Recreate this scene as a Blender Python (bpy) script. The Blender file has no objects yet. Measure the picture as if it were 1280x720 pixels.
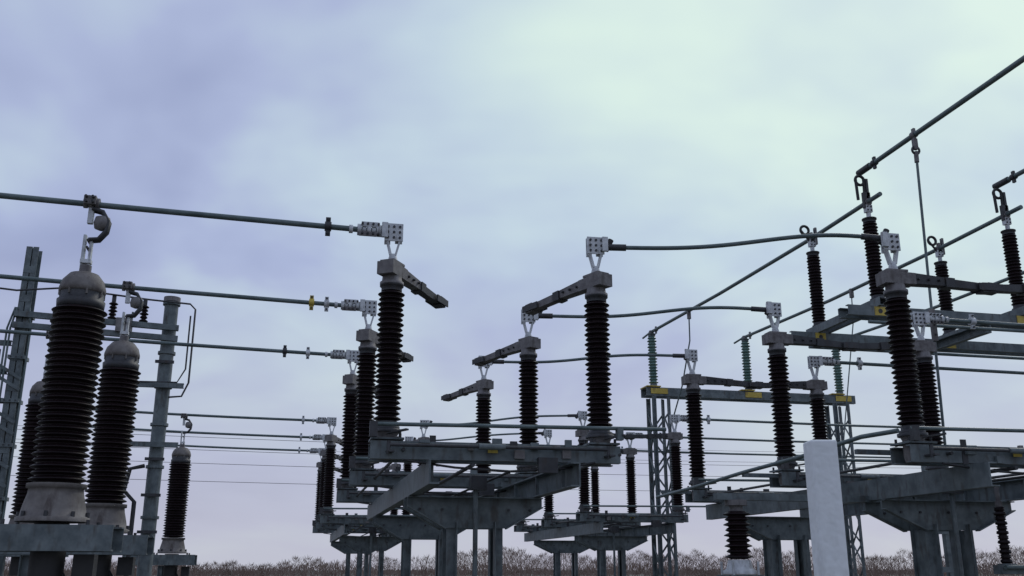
import bpy, math, random
from mathutils import Vector, Matrix
random.seed(7)
S=bpy.context.scene
V=Vector

# ------------------------------------------------------------ materials
def new_mat(name, c1, c2, rough=0.5, metal=0.0, scale=6.0, bump=0.15, rust=None, rust_amt=0.0, spec=0.5):
    m=bpy.data.materials.new(name); m.use_nodes=True
    nt=m.node_tree; n=nt.nodes; l=nt.links
    b=n['Principled BSDF']
    tc=n.new('ShaderNodeTexCoord')
    nz=n.new('ShaderNodeTexNoise'); nz.inputs['Scale'].default_value=scale; nz.inputs['Detail'].default_value=3; nz.inputs['Roughness'].default_value=.65
    l.new(tc.outputs['Object'],nz.inputs['Vector'])
    r=n.new('ShaderNodeValToRGB')
    r.color_ramp.elements[0].position=.32; r.color_ramp.elements[1].position=.68
    r.color_ramp.elements[0].color=(*c1,1); r.color_ramp.elements[1].color=(*c2,1)
    l.new(nz.outputs['Fac'],r.inputs['Fac'])
    col=r.outputs['Color']
    if rust:
        n2=n.new('ShaderNodeTexNoise'); n2.inputs['Scale'].default_value=scale*2.3; n2.inputs['Detail'].default_value=4
        mp=n.new('ShaderNodeMapping'); mp.inputs['Scale'].default_value=(1,1,.3)
        l.new(tc.outputs['Object'],mp.inputs['Vector']); l.new(mp.outputs['Vector'],n2.inputs['Vector'])
        r2=n.new('ShaderNodeValToRGB'); r2.color_ramp.elements[0].position=.55; r2.color_ramp.elements[1].position=.72
        r2.color_ramp.elements[0].color=(0,0,0,1); r2.color_ramp.elements[1].color=(rust_amt,)*3+(1,)
        l.new(n2.outputs['Fac'],r2.inputs['Fac'])
        mx=n.new('ShaderNodeMixRGB'); l.new(r2.outputs['Color'],mx.inputs['Fac']); l.new(col,mx.inputs['Color1']); mx.inputs['Color2'].default_value=(*rust,1)
        col=mx.outputs['Color']
    l.new(col,b.inputs['Base Color'])
    mr=n.new('ShaderNodeMapRange'); mr.inputs['To Min'].default_value=max(0,rough-.12); mr.inputs['To Max'].default_value=min(1,rough+.15)
    l.new(nz.outputs['Fac'],mr.inputs['Value']); l.new(mr.outputs['Result'],b.inputs['Roughness'])
    b.inputs['Metallic'].default_value=metal
    b.inputs['Specular IOR Level'].default_value=spec
    if bump:
        bp=n.new('ShaderNodeBump'); bp.inputs['Strength'].default_value=bump; bp.inputs['Distance'].default_value=.01
        n3=n.new('ShaderNodeTexNoise'); n3.inputs['Scale'].default_value=scale*8; n3.inputs['Detail'].default_value=1; l.new(tc.outputs['Object'],n3.inputs['Vector'])
        l.new(n3.outputs['Fac'],bp.inputs['Height']); l.new(bp.outputs['Normal'],b.inputs['Normal'])
    return m
M={}
M['steel']=new_mat('galvanised_steel',(.078,.098,.104),(.175,.205,.210),.55,.05,7,rust=(.055,.045,.033),rust_amt=.7,bump=0,spec=.4)
M['dark']=new_mat('weathered_dark_steel',(.024,.025,.028),(.058,.060,.064),.55,.1,9,rust=(.04,.025,.018),rust_amt=.6,bump=0)
M['tube']=new_mat('oxidised_aluminium_tube',(.07,.10,.10),(.14,.18,.18),.5,.15,5,bump=0)
M['alu']=new_mat('bright_aluminium',(.38,.40,.41),(.66,.68,.69),.5,.1,12,bump=0,rust=(.22,.21,.20),rust_amt=.8)
M['cast']=new_mat('cast_aluminium_head',(.11,.10,.10),(.22,.21,.205),.65,.05,9,rust=(.06,.05,.045),rust_amt=.7)
M['vtcap']=new_mat('weathered_tank_cap',(.10,.088,.082),(.20,.185,.172),.7,0,7,rust=(.06,.045,.04),rust_amt=.8)
M['porc']=new_mat('brown_porcelain',(.007,.004,.005),(.018,.010,.011),.42,0,4,bump=0,spec=.2)
M['green']=new_mat('grey_green_porcelain',(.08,.15,.13),(.15,.23,.20),.35,0,4,bump=0)
M['yellow']=new_mat('yellow_paint',(.42,.30,.04),(.58,.44,.08),.5,0,8,rust=(.16,.11,.04),rust_amt=.6,bump=0)
M['white']=new_mat('white_painted_wood',(.70,.73,.74),(.83,.85,.86),.5,0,5,bump=.3,rust=(.42,.43,.41),rust_amt=.45)
M['black']=new_mat('black_rubber',(.012,.012,.014),(.03,.03,.03),.6,0,8,bump=0)

class MB:
    def __init__(s): s.v=[];s.f=[];s.m=[];s.s=[];s.mats=[]
    def mi(s,k):
        if k not in s.mats: s.mats.append(k)
        return s.mats.index(k)
    def add(s,vs,fs,mat,sm=False):
        o=len(s.v); s.v+= [tuple(x) for x in vs]; i=s.mi(mat)
        for f in fs: s.f.append([a+o for a in f]); s.m.append(i); s.s.append(sm)
    def obox(s,p0,p1,w,h,mat='steel',up=(0,0,1),os=0,ou=0,w1=None,h1=None):
        p0=V(p0);p1=V(p1);d=(p1-p0).normalized();up=V(up)
        if abs(d.dot(up))>.98: up=V((0,1,0))
        sd=d.cross(up).normalized();u=sd.cross(d)
        w1=w if w1 is None else w1; h1=h if h1 is None else h1
        vs=[]
        for p,ww,hh in((p0,w,h),(p1,w1,h1)):
            for a,b in((-1,-1),(1,-1),(1,1),(-1,1)):
                vs.append(p+sd*(os+a*ww/2)+u*(ou+b*hh/2))
        s.add(vs,[(0,1,2,3),(7,6,5,4),(0,4,5,1),(1,5,6,2),(2,6,7,3),(3,7,4,0)],mat)
    def box(s,c,sz,mat='steel'):
        c=V(c); s.obox(c-V((sz[0]/2,0,0)),c+V((sz[0]/2,0,0)),sz[1],sz[2],mat)
    def chan(s,p0,p1,w,h,t=.012,side=1,mat='steel'):
        s.obox(p0,p1,t,h,mat,os=side*(w/2-t/2))
        s.obox(p0,p1,w-t,t,mat,os=-side*t/2,ou=h/2-t/2)
        s.obox(p0,p1,w-t,t,mat,os=-side*t/2,ou=-h/2+t/2)
    def angle(s,p0,p1,a=.06,t=.008,mat='steel',fl=1):
        s.obox(p0,p1,a,t,mat); s.obox(p0,p1,t,a-t,mat,os=fl*(a/2-t/2),ou=-a/2)
    def path(s,pts,r,mat='tube',seg=12,cap=True):
        pts=[V(p) for p in pts]; vs=[];fs=[];n=len(pts)
        for i,p in enumerate(pts):
            d=(pts[min(i+1,n-1)]-pts[max(i-1,0)]).normalized()
            up=V((0,0,1)) if abs(d.z)<.9 else V((0,1,0))
            if i==0: a=d.cross(up).normalized()
            else:
                a=(pa-d*pa.dot(d)).normalized()
            pa=a; b=d.cross(a)
            rr=r[i] if isinstance(r,(list,tuple)) else r
            for k in range(seg):
                t=2*math.pi*k/seg; vs.append(p+a*math.cos(t)*rr+b*math.sin(t)*rr)
        for i in range(n-1):
            for k in range(seg):
                k2=(k+1)%seg; fs.append((i*seg+k,i*seg+k2,(i+1)*seg+k2,(i+1)*seg+k))
        s.add(vs,fs,mat,True)
        if cap:
            s.add(vs[:seg],[tuple(range(seg))],mat); s.add(vs[-seg:],[tuple(range(seg))],mat)
    def cyl(s,p0,p1,r,mat='tube',r1=None,seg=14): s.path([p0,p1],[r,r if r1 is None else r1],mat,seg)
    def lathe(s,prof,o,mat,seg=24):
        o=V(o);vs=[];fs=[]
        for r,z in prof:
            for k in range(seg):
                t=2*math.pi*k/seg; vs.append(o+V((r*math.cos(t),r*math.sin(t),z)))
        for i in range(len(prof)-1):
            for k in range(seg):
                k2=(k+1)%seg; fs.append((i*seg+k,i*seg+k2,(i+1)*seg+k2,(i+1)*seg+k))
        s.add(vs,fs,mat,True)
        s.add(vs[-seg:],[tuple(range(seg))],mat); s.add(vs[:seg],[tuple(range(seg))],mat)
    def ring(s,c,R,r,mat='tube',ax='y',a0=0,a1=360,n=20):
        pts=[]
        for i in range(n+1):
            t=math.radians(a0+(a1-a0)*i/n)
            x,y=R*math.cos(t),R*math.sin(t)
            pts.append(V(c)+(V((x,0,y)) if ax=='y' else V((0,x,y)) if ax=='x' else V((x,y,0))))
        s.path(pts,r,mat,8)
    def bolts(s,c,nx,nz,dx,dz,mat='dark',depth=.03,r=.011,ax='y'):
        c=V(c)
        for i in range(nx):
            for j in range(nz):
                a=(i-(nx-1)/2)*dx; b=(j-(nz-1)/2)*dz
                if ax=='y': s.cyl(c+V((a,-depth,b)),c+V((a,depth,b)),r,mat,seg=6)
                elif ax=='x': s.cyl(c+V((-depth,a,b)),c+V((depth,a,b)),r,mat,seg=6)
                else: s.cyl(c+V((a,b,-depth)),c+V((a,b,depth)),r,mat,seg=6)
    def mesh(s,name):
        me=bpy.data.meshes.new(name); me.from_pydata(s.v,[],s.f)
        for k in s.mats: me.materials.append(M[k])
        me.polygons.foreach_set('material_index',s.m); me.polygons.foreach_set('use_smooth',s.s)
        me.update(); return me
    def obj(s,name,parent=None,loc=(0,0,0)):
        return link(name,s.mesh(name),parent,loc)
def link(name,me,parent=None,loc=(0,0,0),rz=0):
    o=bpy.data.objects.new(name,me); S.collection.objects.link(o); o.location=loc; o.rotation_euler[2]=rz
    if parent: o.parent=parent
    return o
def empty(name,loc):
    e=bpy.data.objects.new(name,None); e.empty_display_size=.2; S.collection.objects.link(e); e.location=loc; return e

def sheds(z0,z1,core,R,R2,pitch):
    n=int(round((z1-z0)/pitch)); p=(z1-z0)/n; prof=[(core,z0)]
    for i in range(n):
        z=z0+i*p; r=R if i%2==0 else R2
        prof+=[(core,z+.12*p),(core+.012,z+.2*p),(r-.004,z+.36*p),(r,z+.45*p),(r-.006,z+.56*p),(core+.014,z+.82*p),(core,z+.92*p)]
    prof.append((core,z1)); return prof
def insulator_mesh(name,H,core,R,R2,pitch,mat='porc',seg=26,cap='dark'):
    b=MB(); b.lathe(sheds(.06,H-.06,core,R,R2,pitch),(0,0,0),mat,seg)
    for z0,z1 in((0,.06),(H-.06,H)):
        b.lathe([(core+.03,z0),(core+.03,z0+.018),(core+.012,z0+.025),(core+.012,z1-.003)] if z0==0 else [(core+.012,z0+.003),(core+.012,z1-.02),(core+.025,z1-.015),(core+.025,z1)],(0,0,0),cap,seg)
    return b.mesh(name)
INS=insulator_mesh('post_insulator',1.20,.074,.112,.103,.043)
INS_HI=insulator_mesh('high_post_insulator',1.12,.070,.100,.093,.045)
INS_GR=insulator_mesh('green_post_insulator',1.10,.06,.10,.09,.06,'green',20,'steel')

# ------------------------------------------------------------ disconnector
def head(ang,style,sg=1,L=.98):
    """rotating head: arm along local +X rotated by ang; terminal plates on top"""
    b=MB(); c,s=math.cos(ang),math.sin(ang)
    def P(a,q=0,z=0): return V((a*c-q*s,a*s+q*c,z))
    b.lathe([(.10,0),(.10,.02),(.085,.025),(.08,.07)],(0,0,0),'cast',20)
    b.obox(P(-.13,0,.125),P(.17,0,.125),.15,.11,'cast',h1=.10,w1=.12)
    b.obox(P(-.10,0,.19),P(.10,0,.19),.13,.02,'cast')
    am='cast' if style=='open' else 'dark'
    b.obox(P(.17,0,.13),P(.46,0,.12),.10,.095,'cast' if style!='closed' else 'dark',h1=.075,w1=.085)
    b.obox(P(.465,0,.115),P(.55,0,.11),.11,.085,'dark')
    b.obox(P(.55,0,.112),P(L-.10,0,.095),.075,.07,am,h1=.06)
    b.obox(P(L-.10,0,.095),P(L,0,.09),.10,.085,am)
    for q in(-.058,.058):
        b.obox(P(L-.2,q,.095),P(L+.03,q,.09),.012,.06,'dark')
    for a in(.2,.3,.4): b.cyl(P(a,-.07,.125),P(a,.07,.125),.011,'dark',seg=6)
    b.cyl((0,0,.20),(0,0,.27),.045,'alu',r1=.028)
    b.obox((-.02,0,.26),(-.055,.0,.40),.05,.018,'alu'); b.obox((.02,0,.26),(.055,.0,.40),.05,.018,'alu')
    b.box((0,-.022,.46),(.155,.014,.155),'alu')
    b.box((-.05,.024,.45),(.05,.014,.17),'alu'); b.box((.045,.024,.45),(.06,.014,.15),'alu')
    b.box((-.078*sg,-.045,.47),(.05,.03,.13),'alu')
    b.bolts((0,-.005,.46),3,3,.05,.048,'dark',.036,.011)
    return b.mesh('rotating_head')
import functools
@functools.lru_cache(None)
def head_c(ang,style,sg): return head(ang,style,sg)

@functools.lru_cache(None)
def frame_mesh(w,dy,seed):
    """transverse frame carrying two poles spaced (w,dy); origin = pole 1, z=0 at insulator foot"""
    rnd=random.Random(seed)
    b=MB()
    for px,py in((0,0),(w,dy)):
        b.lathe([(.12,-.03),(.12,-.005),(.10,0)],(px,py,0),'dark',20)
        b.lathe([(.075,-.24),(.085,-.2),(.085,-.06),(.10,-.031)],(px,py,0),'cast',18)
        b.box((px,py,-.088),(.26,.26,.016),'steel')
        b.bolts((px,py,-.075),2,2,.20,.18,'dark',.03,.012,'z')
        b.obox((px,py,-.20),(px+.02,py-.26,-.20),.05,.015,'dark')
        b.cyl((px,py-.22,-.22),(px,py-.22,-.12),.016,'dark',seg=8)
        b.obox((px,py-.13,-.05),(px+.14,py-.24,-.03),.04,.012,'dark')
    d=V((w,dy,0)).normalized(); a=V((0,0,-.18))-d*.13; e=V((w,dy,-.18))+d*.13
    n=V((-d.y,d.x,0))
    b.chan(a-n*.11,e-n*.11,.06,.14,.01,side=1)
    b.chan(a+n*.11,e+n*.11,.06,.14,.01,side=-1)
    for t in(.12,.35,.5,.65,.88):
        p=a.lerp(e,t); b.obox(p-n*.07+V((0,0,.02)),p+n*.07+V((0,0,.02)),.05,.05,'steel')
    b.cyl((0,-.22,-.15),(w,dy-.22,-.15),.014,'dark',seg=8)
    b.cyl((w*.4,dy*.4-.22,-.15),(w*.52,dy*.52-.22,-.15),.024,'steel',seg=8)
    b.cyl(V((-.15,-.20,.01)),V((w+.5,dy-.22,.03)),.016,'tube',seg=10)
    b.box((-.12,-.2,-.03),(.06,.05,.12),'dark'); b.box((w+.1,dy-.21,-.02),(.05,.06,.10),'steel')
    b.box((w*.47,dy*.47-.158,-.16),(.08,.006,.06),'yellow')
    b.path([(.12,-.17,-.26),(w*.3,-.17,-.31),(w*.55,-.17,-.33),(w*.8,-.17,-.30),(w-.1,dy-.17,-.25)],.010,'black',6)
    b.box((w*.72,dy-.16,-.28),(.16,.05,.12),'dark')
    b.obox((w*.2,-.14,-.26),(w*.2,-.14,-.06),.05,.012,'dark')
    for k in range(9):
        x=rnd.uniform(.2,w-.2); b.box((x,dy*x/w-.16,-.18+rnd.uniform(-.05,.08)),(rnd.uniform(.02,.09),.03,rnd.uniform(.02,.07)),rnd.choice(['dark','steel','cast']))
    return b.mesh('base_frame')

ZB=2.78
def disconnector(x1,y1,x2,y2,style,a1,a2,seed):
    e=empty('disconnector_switch',(x1,y1,ZB))
    w,dy=x2-x1,y2-y1
    link('base_frame',frame_mesh(round(w,2),round(dy,2),seed),e)
    for i,(px,py,ang) in enumerate(((0,0,a1),(w,dy,a2))):
        o=link('post_insulator',INS,e,(px,py,0),random.uniform(0,1))
        h=link('rotating_head',head_c(round(ang,3),('A' if i==0 and style=='open' else style),1-2*i),e,(px,py,1.20))
        h.rotation_euler[2]=random.uniform(-.03,.03)
    return e
R=math.radians
AB=[7.72,10.2,12.75]; CD=[7.0,9.3,11.7]
AB2=[18.8,21.3,23.8]; CD2=[17.0,19.5,22.0]
AX,BX=.73,2.50; CXs=[4.98,5.07,5.12]; DXs=[6.78,6.87,6.92]; CX,DX=5.06,6.86
for i,y in enumerate(AB): disconnector(AX,y,BX,y-.05,'open',R(58),R(114),i)
for i,y in enumerate(AB2): disconnector(AX,y,BX,y-.05,'open',R(60),R(116),i+3)
for i,y in enumerate(CD): disconnector(CXs[i],y,DXs[i],y,'closed',0.0,R(180),i+6)
for i,y in enumerate(CD2): disconnector(5.22,y,7.02,y,'closed',0.0,R(180),i+9)

# ------------------------------------------------------------ support structures
def support(xc,ys,y0,y1,hw,name='steel_support_frame'):
    b=MB(); zt=2.525
    for sx in(-1,1):
        b.chan((xc+sx*hw,y0,zt-.105),(xc+sx*hw,y1,zt-.105),.08,.19,.012,side=sx)
        y=y0+.3
        while y<y1-.1:
            b.box((xc+sx*(hw-.02),y,zt-.105),(.03,.012,.16)); y+=.85
        y=y0+.12
        while y<y1-.1:
            b.cyl((xc+sx*hw+.03,y,zt-.05),(xc+sx*hw+.055,y,zt-.05),.009,'dark',seg=6); y+=.85
    b.cyl((xc-hw*.4,y0+.2,zt-.03),(xc-hw*.4,y1-.2,zt-.03),.017,'dark',seg=8)
    b.cyl((xc+hw*.2,y0+.4,zt-.06),(xc+hw*.2,y1-.3,zt-.06),.012,'black',seg=8)
    for y in ys:
        for s in(-1,1):
            yy=y+s*.13; t=.014
            vs=[];top=zt-.203;hx=hw+.05
            prof=[(-hx,top),(hx,top),(hx,top-.08),(.27,top-.27),(-.27,top-.27),(-hx,top-.08)]
            for dy in(-t/2,t/2):
                for x,z in prof: vs.append((xc+x,yy+dy,z))
            b.add(vs,[(5,4,3,2,1,0),(6,7,8,9,10,11)]+[(i,(i+1)%6,6+(i+1)%6,6+i) for i in range(6)],'steel')
            b.box((xc,yy+s*.03,top-.006),(2*hx,.06,.010))
            b.obox((xc-hx,yy+s*.03,top-.085),(xc-.27,yy+s*.03,top-.275),.06,.01)
            b.obox((xc+hx,yy+s*.03,top-.085),(xc+.27,yy+s*.03,top-.275),.06,.01)
            for x in(-.5,-.3,0,.3,.5): b.cyl((xc+x,yy-.02,top-.11),(xc+x,yy+.02,top-.11),.012,'dark',seg=6)
        zc=zt-.47
        for sx in(-1,1):
            for s in(-1,1):
                b.angle((xc+sx*.21,y+s*.11,0),(xc+sx*.21,y+s*.11,zc+.05),.085,.01,fl=sx)
            b.obox((xc+sx*.215,y,0),(xc+sx*.215,y,zc),.012,.2)
        z=.25
        while z<zc-.2:
            for s in(-1,1): b.box((xc,y+s*.12,z),(.40,.008,.07))
            z+=.55
        b.box((xc,y,.03),(.75,.55,.3),'cast')
    b.cyl((xc-.02,ys[0]-.24,.9),(xc-.02,ys[0]-.24,zt-.1),.022,'steel',seg=10)
    b.box((xc-.02,ys[0]-.27,.95),(.42,.28,.6),'cast')
    b.box((xc,ys[0]-.24,zt-.09),(.14,.12,.12),'dark')
    return b.obj(name)
support(1.63,[8.75,12.0],7.35,13.15,.56)
support(1.63,[19.6,23.2],18.4,24.2,.56)
support(6.02,[8.2,11.2],6.6,12.0,.64)
support(6.1,[18.2,21.4],16.6,22.5,.64)

for xx,yz in((AX,AB),(BX,AB),(CX,CD),(DX,CD),(AX,AB2),(5.22,CD2)):
    b=MB(); b.path([(xx+.12,yz[0]-.2,2.60),(xx+.12,yz[2]+.1,2.60)],.014,'dark',8)
    b.obj('operating_rod')
b=MB(); b.path([(4.78,6.9,2.78),(4.70,7.3,2.78),(4.60,8.2,2.70),(4.54,9.2,2.66),(4.5,10.4,2.60),(4.55,11.7,2.58)],.02,'tube',8)
for y in(7.2,9.3,11.6): b.box((4.77,y,2.64),(.4,.04,.04),'steel')
b.obj('earthing_linkage')

# ------------------------------------------------------------ bus tubes
ZT=4.45
def clamp(b,x,y,z,ax='x',mat='alu',s=1):
    if ax=='x':
        b.cyl((x-.03*s,y,z),(x+.03*s,y,z),.045*s,mat,seg=14)
        b.box((x,y,z+.055*s),(.045*s,.03,.06*s),mat); b.box((x,y,z-.06*s),(.045*s,.03,.06*s),mat)
        b.bolts((x,y,z+.065*s),1,1,0,0,'dark',.03); b.bolts((x,y,z-.07*s),1,1,0,0,'dark',.03)
    else:
        b.cyl((x,y-.035*s,z),(x,y+.035*s,z),.05*s,mat,seg=14)
        b.box((x,y,z+.055*s),(.03,.05*s,.07*s),mat); b.box((x,y,z-.06*s),(.03,.05*s,.07*s),mat)
def end_fitting(b,x,y,z,sg):
    for dx,r in((.13,.048),(.17,.034),(.21,.046),(.25,.034),(.29,.05),(.36,.036)):
        b.cyl((x+sg*dx-.016,y,z),(x+sg*dx+.016,y,z),r,'alu',seg=12)
    b.box((x+sg*.2,y-.03,z+.042),(.15,.018,.04),'alu'); b.box((x+sg*.22,y-.03,z-.042),(.15,.018,.04),'cast')
    b.bolts((x+sg*.2,y-.03,z),4,2,.045,.085,'dark',.03,.010)
    b.box((x+sg*.05,y+.002,z),(.18,.02,.10),'alu')
SL=.028
def left_tube(x0,y,z,Lc,sl=SL):
    b=MB()
    n=14; pts=[]
    xe=AX-.3
    for i in range(n+1):
        t=i/n; x=x0+(xe-x0)*t; pts.append((x,y,z+sl*(xe-x)-.02*math.sin(math.pi*t)))
    pts.append((AX-.12,y,z))
    b.path(pts,.024,'tube',12)
    end_fitting(b,AX,y,z,-1)
    for dx,mt in Lc: clamp(b,AX-dx,y,z+sl*(dx-.3),'x',mt,.9)
    return b.obj('busbar_tube')
left_tube(-7,AB[0],ZT,[(.55,'dark')])
left_tube(-7,AB[1],ZT,[(.62,'yellow'),(.46,'alu')],.034)
left_tube(-7,AB[2],ZT,[(.60,'alu'),(.9,'dark')],.030)
for y in AB2: left_tube(-4.2,y,ZT,[(.55,'alu')],.02)

def jumper(x0,y0,x1,y1,z,bump,seed):
    b=MB(); pts=[]
    n=24
    for i in range(n+1):
        t=i/n
        zz=z-.01-bump*math.sin(2*math.pi*t)*.55+.03*t*(seed==0)+.008*math.sin(t*9+seed)
        pts.append((x0+(x1-x0)*t,y0+(y1-y0)*t-.03*math.sin(math.pi*t),zz))
    b.path(pts,.019,'tube',10)
    d=(V(pts[2])-V(pts[0])).normalized()
    b.cyl(V(pts[0])-d*.03,V(pts[0])+d*.16,.030,'dark'); b.cyl(V(pts[0])-d*.02+V((0,0,-.03)),V(pts[0])+V((0.03,0,.07)),.026,'black')
    d=(V(pts[-3])-V(pts[-1])).normalized()
    b.cyl(V(pts[-1])-d*.02,V(pts[-1])+d*.18,.028,'dark'); b.cyl(V(pts[-1])+V((-.02,0,-.05)),V(pts[-1])+V((.05,0,.08)),.026,'black')
    b.obj('flexible_conductor')
for i in range(3): jumper(BX+.12,AB[i]-.05,CXs[i]-.07,CD[i],ZT,(.07,.05,.035)[i],i)
for i in range(3): jumper(BX+.12,AB2[i]-.05,5.11,CD2[i],ZT,.05,i+3)
for y,x0 in((CD[0],DXs[0]),(CD[1],DXs[1]),(CD[2],DXs[2]),(CD2[0],7.02),(CD2[1],7.02),(CD2[2],7.02)):
    b=MB(); b.path([(x0+.1,y,ZT),(x0+3.5,y,ZT-.02),(x0+8.5,y,ZT)],.024,'tube'); end_fitting(b,x0,y,ZT,1); clamp(b,x0+.7,y,ZT)
    b.obj('busbar_tube')

# ------------------------------------------------------------ instrument transformers (left)
def vt_mesh():
    b=MB()
    b.lathe([(.25,0),(.25,.03),(.225,.04),(.215,.10),(.19,.20),(.185,.235),(.205,.24),(.205,.27)],(0,0,0),'vtcap',32)
    n=8
    for k in range(n):
        t=2*math.pi*k/n; b.cyl((.235*math.cos(t),.235*math.sin(t),.02),(.235*math.cos(t),.235*math.sin(t),.07),.014,'dark',seg=6)
    b.lathe(sheds(.28,1.60,.160,.200,.190,.045),(0,0,0),'porc',34)
    b.lathe([(.155,1.595),(.17,1.60),(.175,1.66),(.16,1.665),(.16,1.72)],(0,0,0),'dark',32)
    b.lathe([(.158,1.722),(.170,1.73),(.170,1.76),(.152,1.82),(.108,1.875),(.05,1.895),(.02,1.90)],(0,0,0),'vtcap',32)
    for k in range(8):
        t=2*math.pi*(k+.5)/8; b.cyl((.162*math.cos(t),.162*math.sin(t),1.69),(.162*math.cos(t),.162*math.sin(t),1.745),.009,'vtcap',seg=6)
    b.cyl((0,0,1.88),(0,0,1.95),.045,'cast')
    b.box((-.03,0,2.06),(.02,.05,.28),'alu'); b.box((.02,0,2.05),(.02,.05,.26),'alu')
    b.box((0,-.01,1.98),(.08,.06,.03),'alu')
    b.bolts((0,0,2.12),1,2,0,.06,'dark',.05)
    for q in(-.03,0,.03):
        b.path([(.0,q,2.16),(.07,q,2.17),(.12,q,2.24),(.13,q,2.32),(.08,q,2.40),(.0,q,2.42)],.016,'dark',8)
    b.lathe([(.02,-.06),(.055,-.045),(.065,0),(.055,.045),(.02,.06)],(.08,0,2.31),'cast',14)
    for q in(-.06,-.02,.03): b.cyl((q-.014,0,2.47),(q+.014,0,2.47),.05-abs(q)*.15,'cast')
    b.box((-.02,-.03,2.48),(.09,.08,.07),'cast'); b.box((-.01,0,2.37),(.04,.04,.14),'alu')
    b.bolts((-.02,-.04,2.48),2,2,.05,.04,'dark',.06)
    b.box((0,.26,.10),(.22,.12,.18),'cast')
    return b.mesh('voltage_transformer')
VT=vt_mesh()
Zc=ZT-2.45
for x,y,dz in((-1.66,7.72,.03),(-1.74,10.2,.04),(-3.02,12.75,.05),(-1.98,18.8,-.02)):
    e=empty('voltage_transformer',(x,y,Zc+dz)); link('housing',VT,e,rz=0)
    b=MB()
    xa,xb=(-1.5,.46) if y<13 else(-.8,.42)
    for s,o in((-1,1),(1,-1)):
        b.chan((xa,s*.2,-.115),(xb,s*.2,-.115),.09,.18,.012,side=-s)
    for xx in(xa+.1,-.33,.33): b.box((xx,0,-.10),(.10,.30,.08))
    for xx in(-.28,.28): b.bolts((xx,.2,-.02),1,1,0,0,'dark',.03,.014,'z'); b.bolts((xx,-.2,-.02),1,1,0,0,'dark',.03,.014,'z')
    b.cyl((0,0,-.42),(0,0,-.01),.12,'black'); b.box((.26,-.02,-.31),(.14,.16,.17),'black')
    b.path([(.1,0,-.35),(.2,-.05,-.5),(.1,-.05,-.9),(-.2,0,-1.2),(-.55,0,-Zc+.3)],.02,'black',8)
    cx=-.75 if y<13 else -.3
    for s in(-1,1):
        for q in(-1,1): b.angle((cx+q*.14,s*.15,-Zc-dz),(cx+q*.14,s*.15,-.212),.07,.009,fl=q)
    z=-Zc+.1;k=0
    while z<-.6:
        for s in(-1,1): b.obox((cx+(.14 if k%2 else -.14),s*.16,z),(cx+(-.14 if k%2 else .14),s*.16,z+.33),.008,.04)
        z+=.33;k+=1
    b.box((cx,0,-Zc+.03),(.6,.55,.3),'cast')
    b.obj('support_beam',e)

# ------------------------------------------------------------ left gantry columns
b=MB()
x,y=-3.76,14.2
for s in(-1,1):
    b.chan((x+s*.045,y,0),(x+s*.045,y,6.1),.075,.2,.01,side=s)
z=.3
while z<6:
    b.box((x,y-.101,z),(.15,.008,.10),'steel'); z+=.42
for z in(1.5,2.6,3.3,3.9,4.5,5.1): 
    b.box((x,y-.01,z),(.22,.24,.05),'steel'); b.bolts((x,y,z),3,1,.07,0,'dark',.135,.012)
for z in(2.4,2.75,3.0,3.45,3.6,4.05,4.2): b.obox((x+.1,y-.12,z),(x-.28,y-.12,z+.22),.01,.045)
for q in(-.13,-.17,.13):
    b.path([(x+q,y-.12,0),(x+q,y-.12,4.9),(x+q*.6,y-.12,5.2)],.014,'tube',8)
b.cyl((x-.25,y-.1,0),(x-.25,y-.1,4.6),.04,'steel')
x2,y2=-1.88,14.6
b.cyl((x2,y2,0),(x2,y2,5.5),.10,'steel',seg=20)
for z in(1.4,2.4,3.1,3.7,4.25,4.75,5.15,5.5):
    b.cyl((x2,y2,z-.02),(x2,y2,z+.02),.125,'steel',seg=20)
b.cyl((x2,y2,5.53),(x2,y2,5.6),.12,'cast',seg=16)
for dz in(0,-.16):
    b.chan((x-.1,y-.16,5.10+dz),(x2+.15,y2-.16,5.10+dz),.07,.08,.01)
b.box((x+.55,y-.1,5.04),(.3,.2,.24),'dark'); b.box((x+1.3,y+.1,5.06),(.2,.2,.2),'cast')
for t in(.3,.6,.82):
    p=V((x,y-.16,5.14)).lerp(V((x2,y2-.16,5.14)),t)
    b.lathe(sheds(0,.26,.03,.065,.055,.05),p,'porc',14); b.cyl(p+V((0,0,.26)),p+V((0,0,.36)),.03,'dark')
b.path([(x-.9,y-.2,5.48),(x-.1,y-.2,5.42),(x+.5,y-.18,5.5),(x2-.3,y2-.2,5.5),(x2+.28,y2-.15,5.48),(x2+.36,y2-.15,5.40),(x2+.36,y2-.15,4.3),(x2+.28,y2-.15,4.1),(x2+.1,y2-.15,4.08)],.014,'dark',8)
b.path([(x2+.30,y2-.15,5.3),(x2+.30,y2-.15,4.5),(x2+.2,y2-.15,4.3),(x2-.5,y2-.2,4.28)],.012,'dark',8)
for z in(4.25,3.4): 
    b.chan((x2-.55,y2-.15,z),(x2+.3,y2-.15,z),.06,.07,.01)
b.path([(x2-.5,y2-.2,5.3),(x2-.52,y2-.2,4.2),(x2-.45,y2-.2,3.1)],.014,'tube',8)
for z in(2.2,2.7,3.2,4.6): b.box((x2+.0,y2-.13,z),(.26,.04,.04),'dark')
b.path([(x2-.2,y2-.2,0),(x2-.2,y2-.2,2.6),(x2-.35,y2-.2,2.75),(x2-.3,y2-.2,3.05),(x2-.12,y2-.15,3.1)],.03,'black',8)
b.box((x,y,.05),(.8,.8,.3),'cast'); b.box((x2,y2,.05),(.8,.8,.3),'cast')
for z in(3.0,3.55,3.9,4.3,4.7): b.chan((x-1.4,y-.05,z),(x-.1,y-.05,z),.06,.07,.01)
b.obj('gantry_frame')

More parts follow.
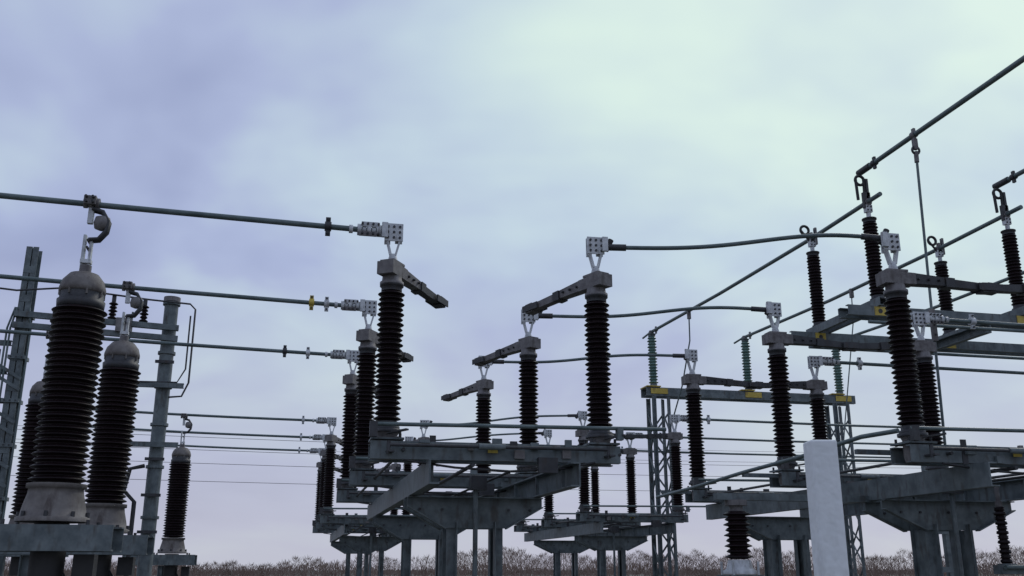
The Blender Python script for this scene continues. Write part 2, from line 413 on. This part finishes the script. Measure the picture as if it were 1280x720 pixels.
# ------------------------------------------------------------ high level busbars on the right
HX=[7.27,9.4,11.55]
ys=(10.6,12.05)
e=empty('busbar_support_gantry',(0,0,0))
b=MB()
for y in ys:
    for s in(-1,1): b.chan((6.75,y+s*.09,4.86),(13.2,y+s*.09,4.86),.06,.13,.010,side=-s)
    b.box((7.2,y-.123,4.86),(.16,.006,.115),'yellow'); b.cyl((7.2,y-.131,4.86),(7.2,y-.127,4.86),.03,'dark')
    b.box((9.3,y-.123,4.86),(.16,.006,.115),'yellow')
    b.cyl((6.9,y-.3,4.66),(13,y-.3,4.66),.022,'tube')
for xh in HX:
    b.chan((xh-.08,10.42,4.982),(xh-.08,12.25,4.982),.05,.11,.009,side=-1); b.chan((xh+.08,10.42,4.982),(xh+.08,12.25,4.982),.05,.11,.009,side=1)
for xx in(8.74,12.9):
    y=11.95
    for s in(-1,1): b.chan((xx+s*.10,y,0),(xx+s*.10,y,4.79),.07,.08,.01)
    b.chan((xx,10.45,4.72),(xx,12.2,4.72),.08,.13,.01)
    z=.2
    while z<4.3:
        b.box((xx,y-.045,z),(.24,.008,.07)); z+=.5
b.obj('steelwork',e)
for xh in HX:
    for y in ys:
        link('post_insulator',INS_HI,e,(xh,y,5.04))
        b=MB(); b.cyl((xh,y,6.16),(xh,y,6.26),.03,'alu'); b.box((xh,y,6.30),(.09,.07,.10),'alu'); b.bolts((xh,y,6.30),2,2,.05,.05,'dark',.045)
        if y<11:
            b.box((xh-.01,y,6.42),(.10,.05,.22),'dark'); b.box((xh+.01,y,6.6),(.035,.05,.25),'dark')
            b.ring((xh-.08,y,6.70),.065,.020,'black','y'); b.cyl((xh-.14,y,6.72),(xh-.13,y,6.42),.020,'black'); b.cyl((xh-.02,y,6.72),(xh-.03,y,6.42),.020,'black')
        else:
            b.ring((xh-.10,y,6.50),.065,.020,'black','y'); b.cyl((xh-.165,y,6.5),(xh-.02,y,6.32),.016,'black')
            b.box((xh+.07,y,6.42),(.03,.05,.26),'cast'); b.cyl((xh+.07,y,6.36),(xh+.07,y,6.52),.026,'dark')
        b.obj('insulator_fitting',e)
YP=18.1
for k,xh in enumerate(HX):
    xe=xh-.2-.05*k
    b=MB(); b.path([(xh,10.3,6.40),(xh,12.05,6.38),(xh-.1,15,6.36),(xe,YP+.1,6.40)],.030,'tube')
    clamp(b,xh,10.6,6.39,'y','cast'); clamp(b,xh,12.05,6.38,'y','cast'); clamp(b,xe+.02,YP-.2,6.39,'y','cast',.8)
    b.path([(xe,YP+.1,6.40),(xe,YP+.5,6.38)],.02,'tube'); b.obj('busbar_tube')
    b=MB(); b.cyl((xh,-1,6.90),(xh,10.65,6.86),.032,'tube'); b.cyl((xh,10.45,6.86),(xh,10.72,6.86),.045,'dark')
    clamp(b,xh,10.35,6.86,'y','dark',.9)
    clamp(b,xh,9.5,6.87,'y','cast',.9)
    b.obj('busbar_tube')
# droppers
b=MB(); b.box((7.27,9.5,6.74),(.05,.05,.14),'cast'); b.ring((7.27,9.5,6.66),.05,.014,'dark'); b.cyl((7.27,9.5,6.64),(7.265,9.5,6.5),.028,'cast')
b.path([(7.27,9.5,6.62),(7.25,9.5,6.0),(7.2,9.48,4.9),(7.12,9.45,3.0)],.016,'tube',8)
b.box((7.16,9.44,4.42),(.06,.04,.38),'cast'); b.bolts((7.16,9.44,4.42),1,3,0,.12,'dark',.03)
b.obj('dropper_conductor')
b=MB(); b.box((7.13,16.3,6.3),(.06,.05,.16),'cast'); b.path([(7.13,16.3,6.3),(7.12,16.3,5.8),(7.05,16.6,5.0),(7.02,17.0,4.5)],.014,'tube',8); b.obj('dropper_conductor')
b=MB(); b.box((9.3,14.3,6.3),(.06,.05,.16),'cast'); b.path([(9.3,14.3,6.35),(9.28,14.3,5.8),(9.1,14.6,4.0),(8.9,14.7,2.5)],.010,'tube',8); b.obj('dropper_conductor')

# far portal with green insulators
e=empty('busbar_support_portal',(0,0,0)); b=MB()
for s in(-1,1): b.chan((6.85,YP+s*.12,5.13),(11.5,YP+s*.12,5.13),.08,.17,.012,side=-s)
for xx in(7.0,9.05,11.1): 
    b.box((xx+.12,YP-.172,5.14),(.36,.01,.11),'yellow'); b.box((xx,YP,5.232),(.3,.4,.02),'yellow')
for xx in(7.15,11.15):
    for q in(-1,1):
        for s in(-1,1): b.angle((xx+q*.16,YP+s*.16,0),(xx+q*.16,YP+s*.16,5.03),.07,.01,mat='steel',fl=q)
    z=.1;k=0
    while z<4.7:
        for s in(-1,1):
            b.obox((xx+(.16 if k%2 else -.16),YP+s*.17,z),(xx+(-.16 if k%2 else .16),YP+s*.17,z+.42),.008,.035)
            b.obox((xx+s*.17,YP+(.16 if k%2 else -.16),z),(xx+s*.17,YP+(-.16 if k%2 else .16),z+.42),.035,.008)
        z+=.42;k+=1
b.obj('steelwork',e)
for k,xh in enumerate(HX):
    xe=xh-.2-.05*k
    link('post_insulator',INS_GR,e,(xe,YP,5.25)); b=MB(); b.cyl((xe,YP,6.35),(xe,YP,6.42),.05,'cast'); b.obj('insulator_fitting',e)

# ------------------------------------------------------------ low pedestal insulators
for x,y,z0,h in((3.99,8.3,1.79,.42),(6.32,7.75,1.75,.5)):
    b=MB(); big=x<5
    b.lathe(sheds(z0,z0+h,.08,.125,.11,.045) if big else sheds(z0,z0+h,.035,.055,.045,.04),(x,y,0),'porc',24)
    b.cyl((x,y,z0+h),(x,y,z0+h+.05),.06 if big else .03,'cast')
    if big:
        b.cyl((x,y,z0+h+.05),(x,y,z0+h+.1),.1,'cast'); b.obox((x-.2,y,z0+h+.13),(x+1.5,y+.02,z0+h+.13),.08,.06)
        b.lathe([(.15,z0-.13),(.15,z0-.10),(.12,z0-.08),(.10,z0-.005)],(x,y,0),'alu',20)
        b.box((x,y,z0-.16),(.32,.30,.05),'steel')
        for q in(-1,1):
            for t in(-1,1): b.cyl((x+q*.12,y+t*.12,z0-.24),(x+q*.12,y+t*.12,z0-.02),.012,'alu',seg=6)
        b.cyl((x,y,0),(x,y,z0-.185),.08,'steel')
    else:
        b.cyl((x,y,z0+h+.05),(x,y,2.44),.02,'cast'); b.box((x+.25,y,z0-.05),(.7,.12,.08),'steel'); b.cyl((x,y,z0-.01),(x,y,z0+.002),.08,'steel')
        b.cyl((x+.3,y,0),(x+.3,y,z0-.09),.05,'steel'); b.cyl((x-.1,y-.1,z0-.03),(x+.6,y-.1,z0-.03),.02,'tube')
    b.obj('pedestal_insulator')

# ------------------------------------------------------------ white post
b=MB()
b.box((0,0,1.055),(.088,.088,2.11),'white')
o=b.obj('white_post'); o.location=(1.71,2.90,0); o.rotation_euler[2]=R(-12)
bv=o.modifiers.new('bevel','BEVEL'); bv.width=.007; bv.segments=3; bv.limit_method='ANGLE'

# ------------------------------------------------------------ ground
M['ground']=new_mat('gravel_and_grass',(.05,.055,.04),(.14,.13,.11),.9,0,.6,bump=.6)
n=60; size=3000; vs=[];fs=[]; b=MB()
for i in range(n+1):
    for j in range(n+1):
        u=(i/n*2-1); v=(j/n*2-1)
        X=size*u*abs(u); Y=size*v*abs(v)
        d=math.hypot(X,Y); z=0 if d<60 else .25*math.sin(X*.013)*math.cos(Y*.011)
        vs.append((X,Y,z))
for i in range(n):
    for j in range(n): fs.append((i*(n+1)+j,(i+1)*(n+1)+j,(i+1)*(n+1)+j+1,i*(n+1)+j+1))
b.add(vs,fs,'ground',True); b.obj('ground')

# ------------------------------------------------------------ distant bare trees
M['twig']=new_mat('bare_winter_branches',(.15,.10,.075),(.27,.20,.165),.9,0,.12,bump=0)
b=MB(); vs=[];fs=[]
def blade(p,d,L,w):
    q=V(p)+V(d)*L; o=len(vs); n=V(d).cross(V((p[0],p[1],0)).normalized()).normalized()
    vs.extend([V(p)-n*w/2,V(p)+n*w/2,q+n*w*.15,q-n*w*.15]); fs.append((o,o+1,o+2,o+3))
def bare_tree(x,y,H,W,n):
    blade((x,y,-.3),(random.uniform(-.04,.04),0,1),H*.8,.22)
    for k in range(n):
        t=random.random()**1.15; z=H*(.03+.9*t)
        wr=W*math.sin(math.pi*min(1,.2+.8*t)**.9)+.25
        a=random.uniform(0,2*math.pi); r=wr*random.random()**.5*.9
        d=V((math.cos(a)*.5,math.sin(a)*.5,random.uniform(.3,1.3))).normalized()
        blade((x+r*math.cos(a),y+r*math.sin(a),z*.93),d,random.uniform(.4,1.2),random.uniform(.03,.09))
th=-38
while th<66:
    D=random.uniform(200,330); a=R(th)
    base=4.2 if th<4 else (5.8 if th<20 else 6.8)
    H=(base+.8*math.sin(th*.5)+.5*math.sin(th*1.7))*random.uniform(.75,1.1)*D/260
    if 9<th<13.5: H+=2.2
    bare_tree(D*math.sin(a),D*math.cos(a),H,H*.6,int(100+45*H))
    th+=random.uniform(.15,.5)*(1.3 if -5<th<8 else 1)
for i in range(14000):
    a=R(random.uniform(-40,68)); D=random.uniform(230,320)
    blade((D*math.sin(a),D*math.cos(a),random.uniform(-.3,2.0+.7*math.sin(a*40))),V((random.uniform(-.8,.8),0,1)).normalized(),random.uniform(.5,1.5),.2)
b.add(vs,fs,'twig'); b.obj('tree_line')

# overhead wires far away
b=MB()
for k,(z,yy) in enumerate(((9.2,60),(8.2,60),(7.4,60),(6.6,60),(10.6,75),(11.6,75))):
    pts=[]
    for i in range(31):
        t=i/30*2-1; pts.append((70*t,yy+t*6,z+1.2*t*t+.3*math.sin(k)))
    b.path(pts,.014,'dark',5,False)
b.obj('overhead_wire')

# ------------------------------------------------------------ world
w=bpy.data.worlds.new('World'); S.world=w; w.use_nodes=True
w.cycles.sampling_method='MANUAL'; w.cycles.sample_map_resolution=256
nt=w.node_tree; n=nt.nodes; l=nt.links; n.clear()
out=n.new('ShaderNodeOutputWorld'); bg=n.new('ShaderNodeBackground'); l.new(bg.outputs[0],out.inputs[0])
sky=n.new('ShaderNodeTexSky'); sky.sky_type='NISHITA'; sky.sun_disc=False
SE,SA=R(42),R(50)
sky.sun_elevation=SE; sky.sun_rotation=SA
sk=n.new('ShaderNodeVectorMath'); sk.operation='SCALE'; sk.inputs['Scale'].default_value=.1; l.new(sky.outputs[0],sk.inputs[0])
tc=n.new('ShaderNodeTexCoord'); sp=n.new('ShaderNodeSeparateXYZ'); l.new(tc.outputs['Generated'],sp.inputs[0])
def mth(op,a,b2=None,c=None,cl=False):
    m=n.new('ShaderNodeMath'); m.operation=op; m.use_clamp=cl
    for i,x in enumerate((a,b2,c)):
        if x is None: continue
        if isinstance(x,(int,float)): m.inputs[i].default_value=x
        else: l.new(x,m.inputs[i])
    return m.outputs[0]
zz=mth('ADD',mth('MAXIMUM',sp.outputs['Z'],0.0),.30)
cb=n.new('ShaderNodeCombineXYZ'); l.new(mth('DIVIDE',sp.outputs['X'],zz),cb.inputs[0]); l.new(mth('DIVIDE',sp.outputs['Y'],zz),cb.inputs[1])
cb.inputs[2].default_value=12.7
def noise(sc,det,ro,dist=0,vec=cb.outputs[0]):
    t=n.new('ShaderNodeTexNoise'); t.inputs['Scale'].default_value=sc; t.inputs['Detail'].default_value=det; t.inputs['Roughness'].default_value=ro; t.inputs['Distortion'].default_value=dist
    l.new(vec,t.inputs['Vector']); return t.outputs['Fac']
N1=noise(1.3,4,.5,.4); N2=noise(4.0,3,.5,.1)
dt=n.new('ShaderNodeVectorMath'); dt.operation='DOT_PRODUCT'; l.new(tc.outputs['Generated'],dt.inputs[0])
a,e_=R(36),R(38); dt.inputs[1].default_value=(math.sin(a)*math.cos(e_),math.cos(a)*math.cos(e_),math.sin(e_))
glow=n.new('ShaderNodeMapRange'); l.new(dt.outputs['Value'],glow.inputs['Value']); glow.inputs['From Min'].default_value=.74; glow.inputs['From Max'].default_value=1; glow.inputs['To Min'].default_value=-.07; glow.inputs['To Max'].default_value=.32
base=mth('MULTIPLY_ADD',mth('ADD',mth('MULTIPLY',N1,.82),mth('MULTIPLY',N2,.18)),1.6,-.30)
fac=mth('ADD',base,glow.outputs[0])
rp=n.new('ShaderNodeValToRGB'); cr=rp.color_ramp; cr.interpolation='LINEAR'
cr.elements[0].position=.20; cr.elements[0].color=(.32,.37,.58,1)
cr.elements[1].position=.88; cr.elements[1].color=(.72,.88,.81,1)
q=cr.elements.new(.42); q.color=(.42,.485,.70,1)
q=cr.elements.new(.62); q.color=(.55,.67,.77,1)
l.new(fac,rp.inputs['Fac'])
hz=n.new('ShaderNodeMapRange'); l.new(sp.outputs['Z'],hz.inputs['Value']); hz.inputs['From Min'].default_value=0; hz.inputs['From Max'].default_value=.30; hz.inputs['To Min'].default_value=.8; hz.inputs['To Max'].default_value=0
mx=n.new('ShaderNodeMixRGB'); l.new(hz.outputs[0],mx.inputs['Fac']); l.new(rp.outputs[0],mx.inputs['Color1']); mx.inputs['Color2'].default_value=(.53,.525,.62,1)
m2=n.new('ShaderNodeMixRGB'); m2.inputs['Fac'].default_value=.95; l.new(sk.outputs[0],m2.inputs['Color1']); l.new(mx.outputs[0],m2.inputs['Color2'])
l.new(m2.outputs[0],bg.inputs['Color']); bg.inputs['Strength'].default_value=1.0

sd=bpy.data.lights.new('sun','SUN'); sd.energy=.9; sd.angle=R(15); sd.color=(1,.97,.92)
so=bpy.data.objects.new('sun',sd); S.collection.objects.link(so)
dirv=V((math.sin(SA)*math.cos(SE),math.cos(SA)*math.cos(SE),math.sin(SE)))
so.rotation_euler=dirv.to_track_quat('Z','Y').to_euler(); so.location=(0,0,30)

# ------------------------------------------------------------ camera
cd=bpy.data.cameras.new('camera'); co=bpy.data.objects.new('camera',cd); S.collection.objects.link(co)
cd.sensor_width=36; cd.lens=36*1200/1280; cd.clip_end=6000; cd.clip_start=.05
co.location=(0,0,1.7); co.rotation_euler=(R(90+16.35),0,R(-12.84))
S.camera=co
S.view_settings.view_transform='Standard'; S.view_settings.look='None'; S.view_settings.exposure=0
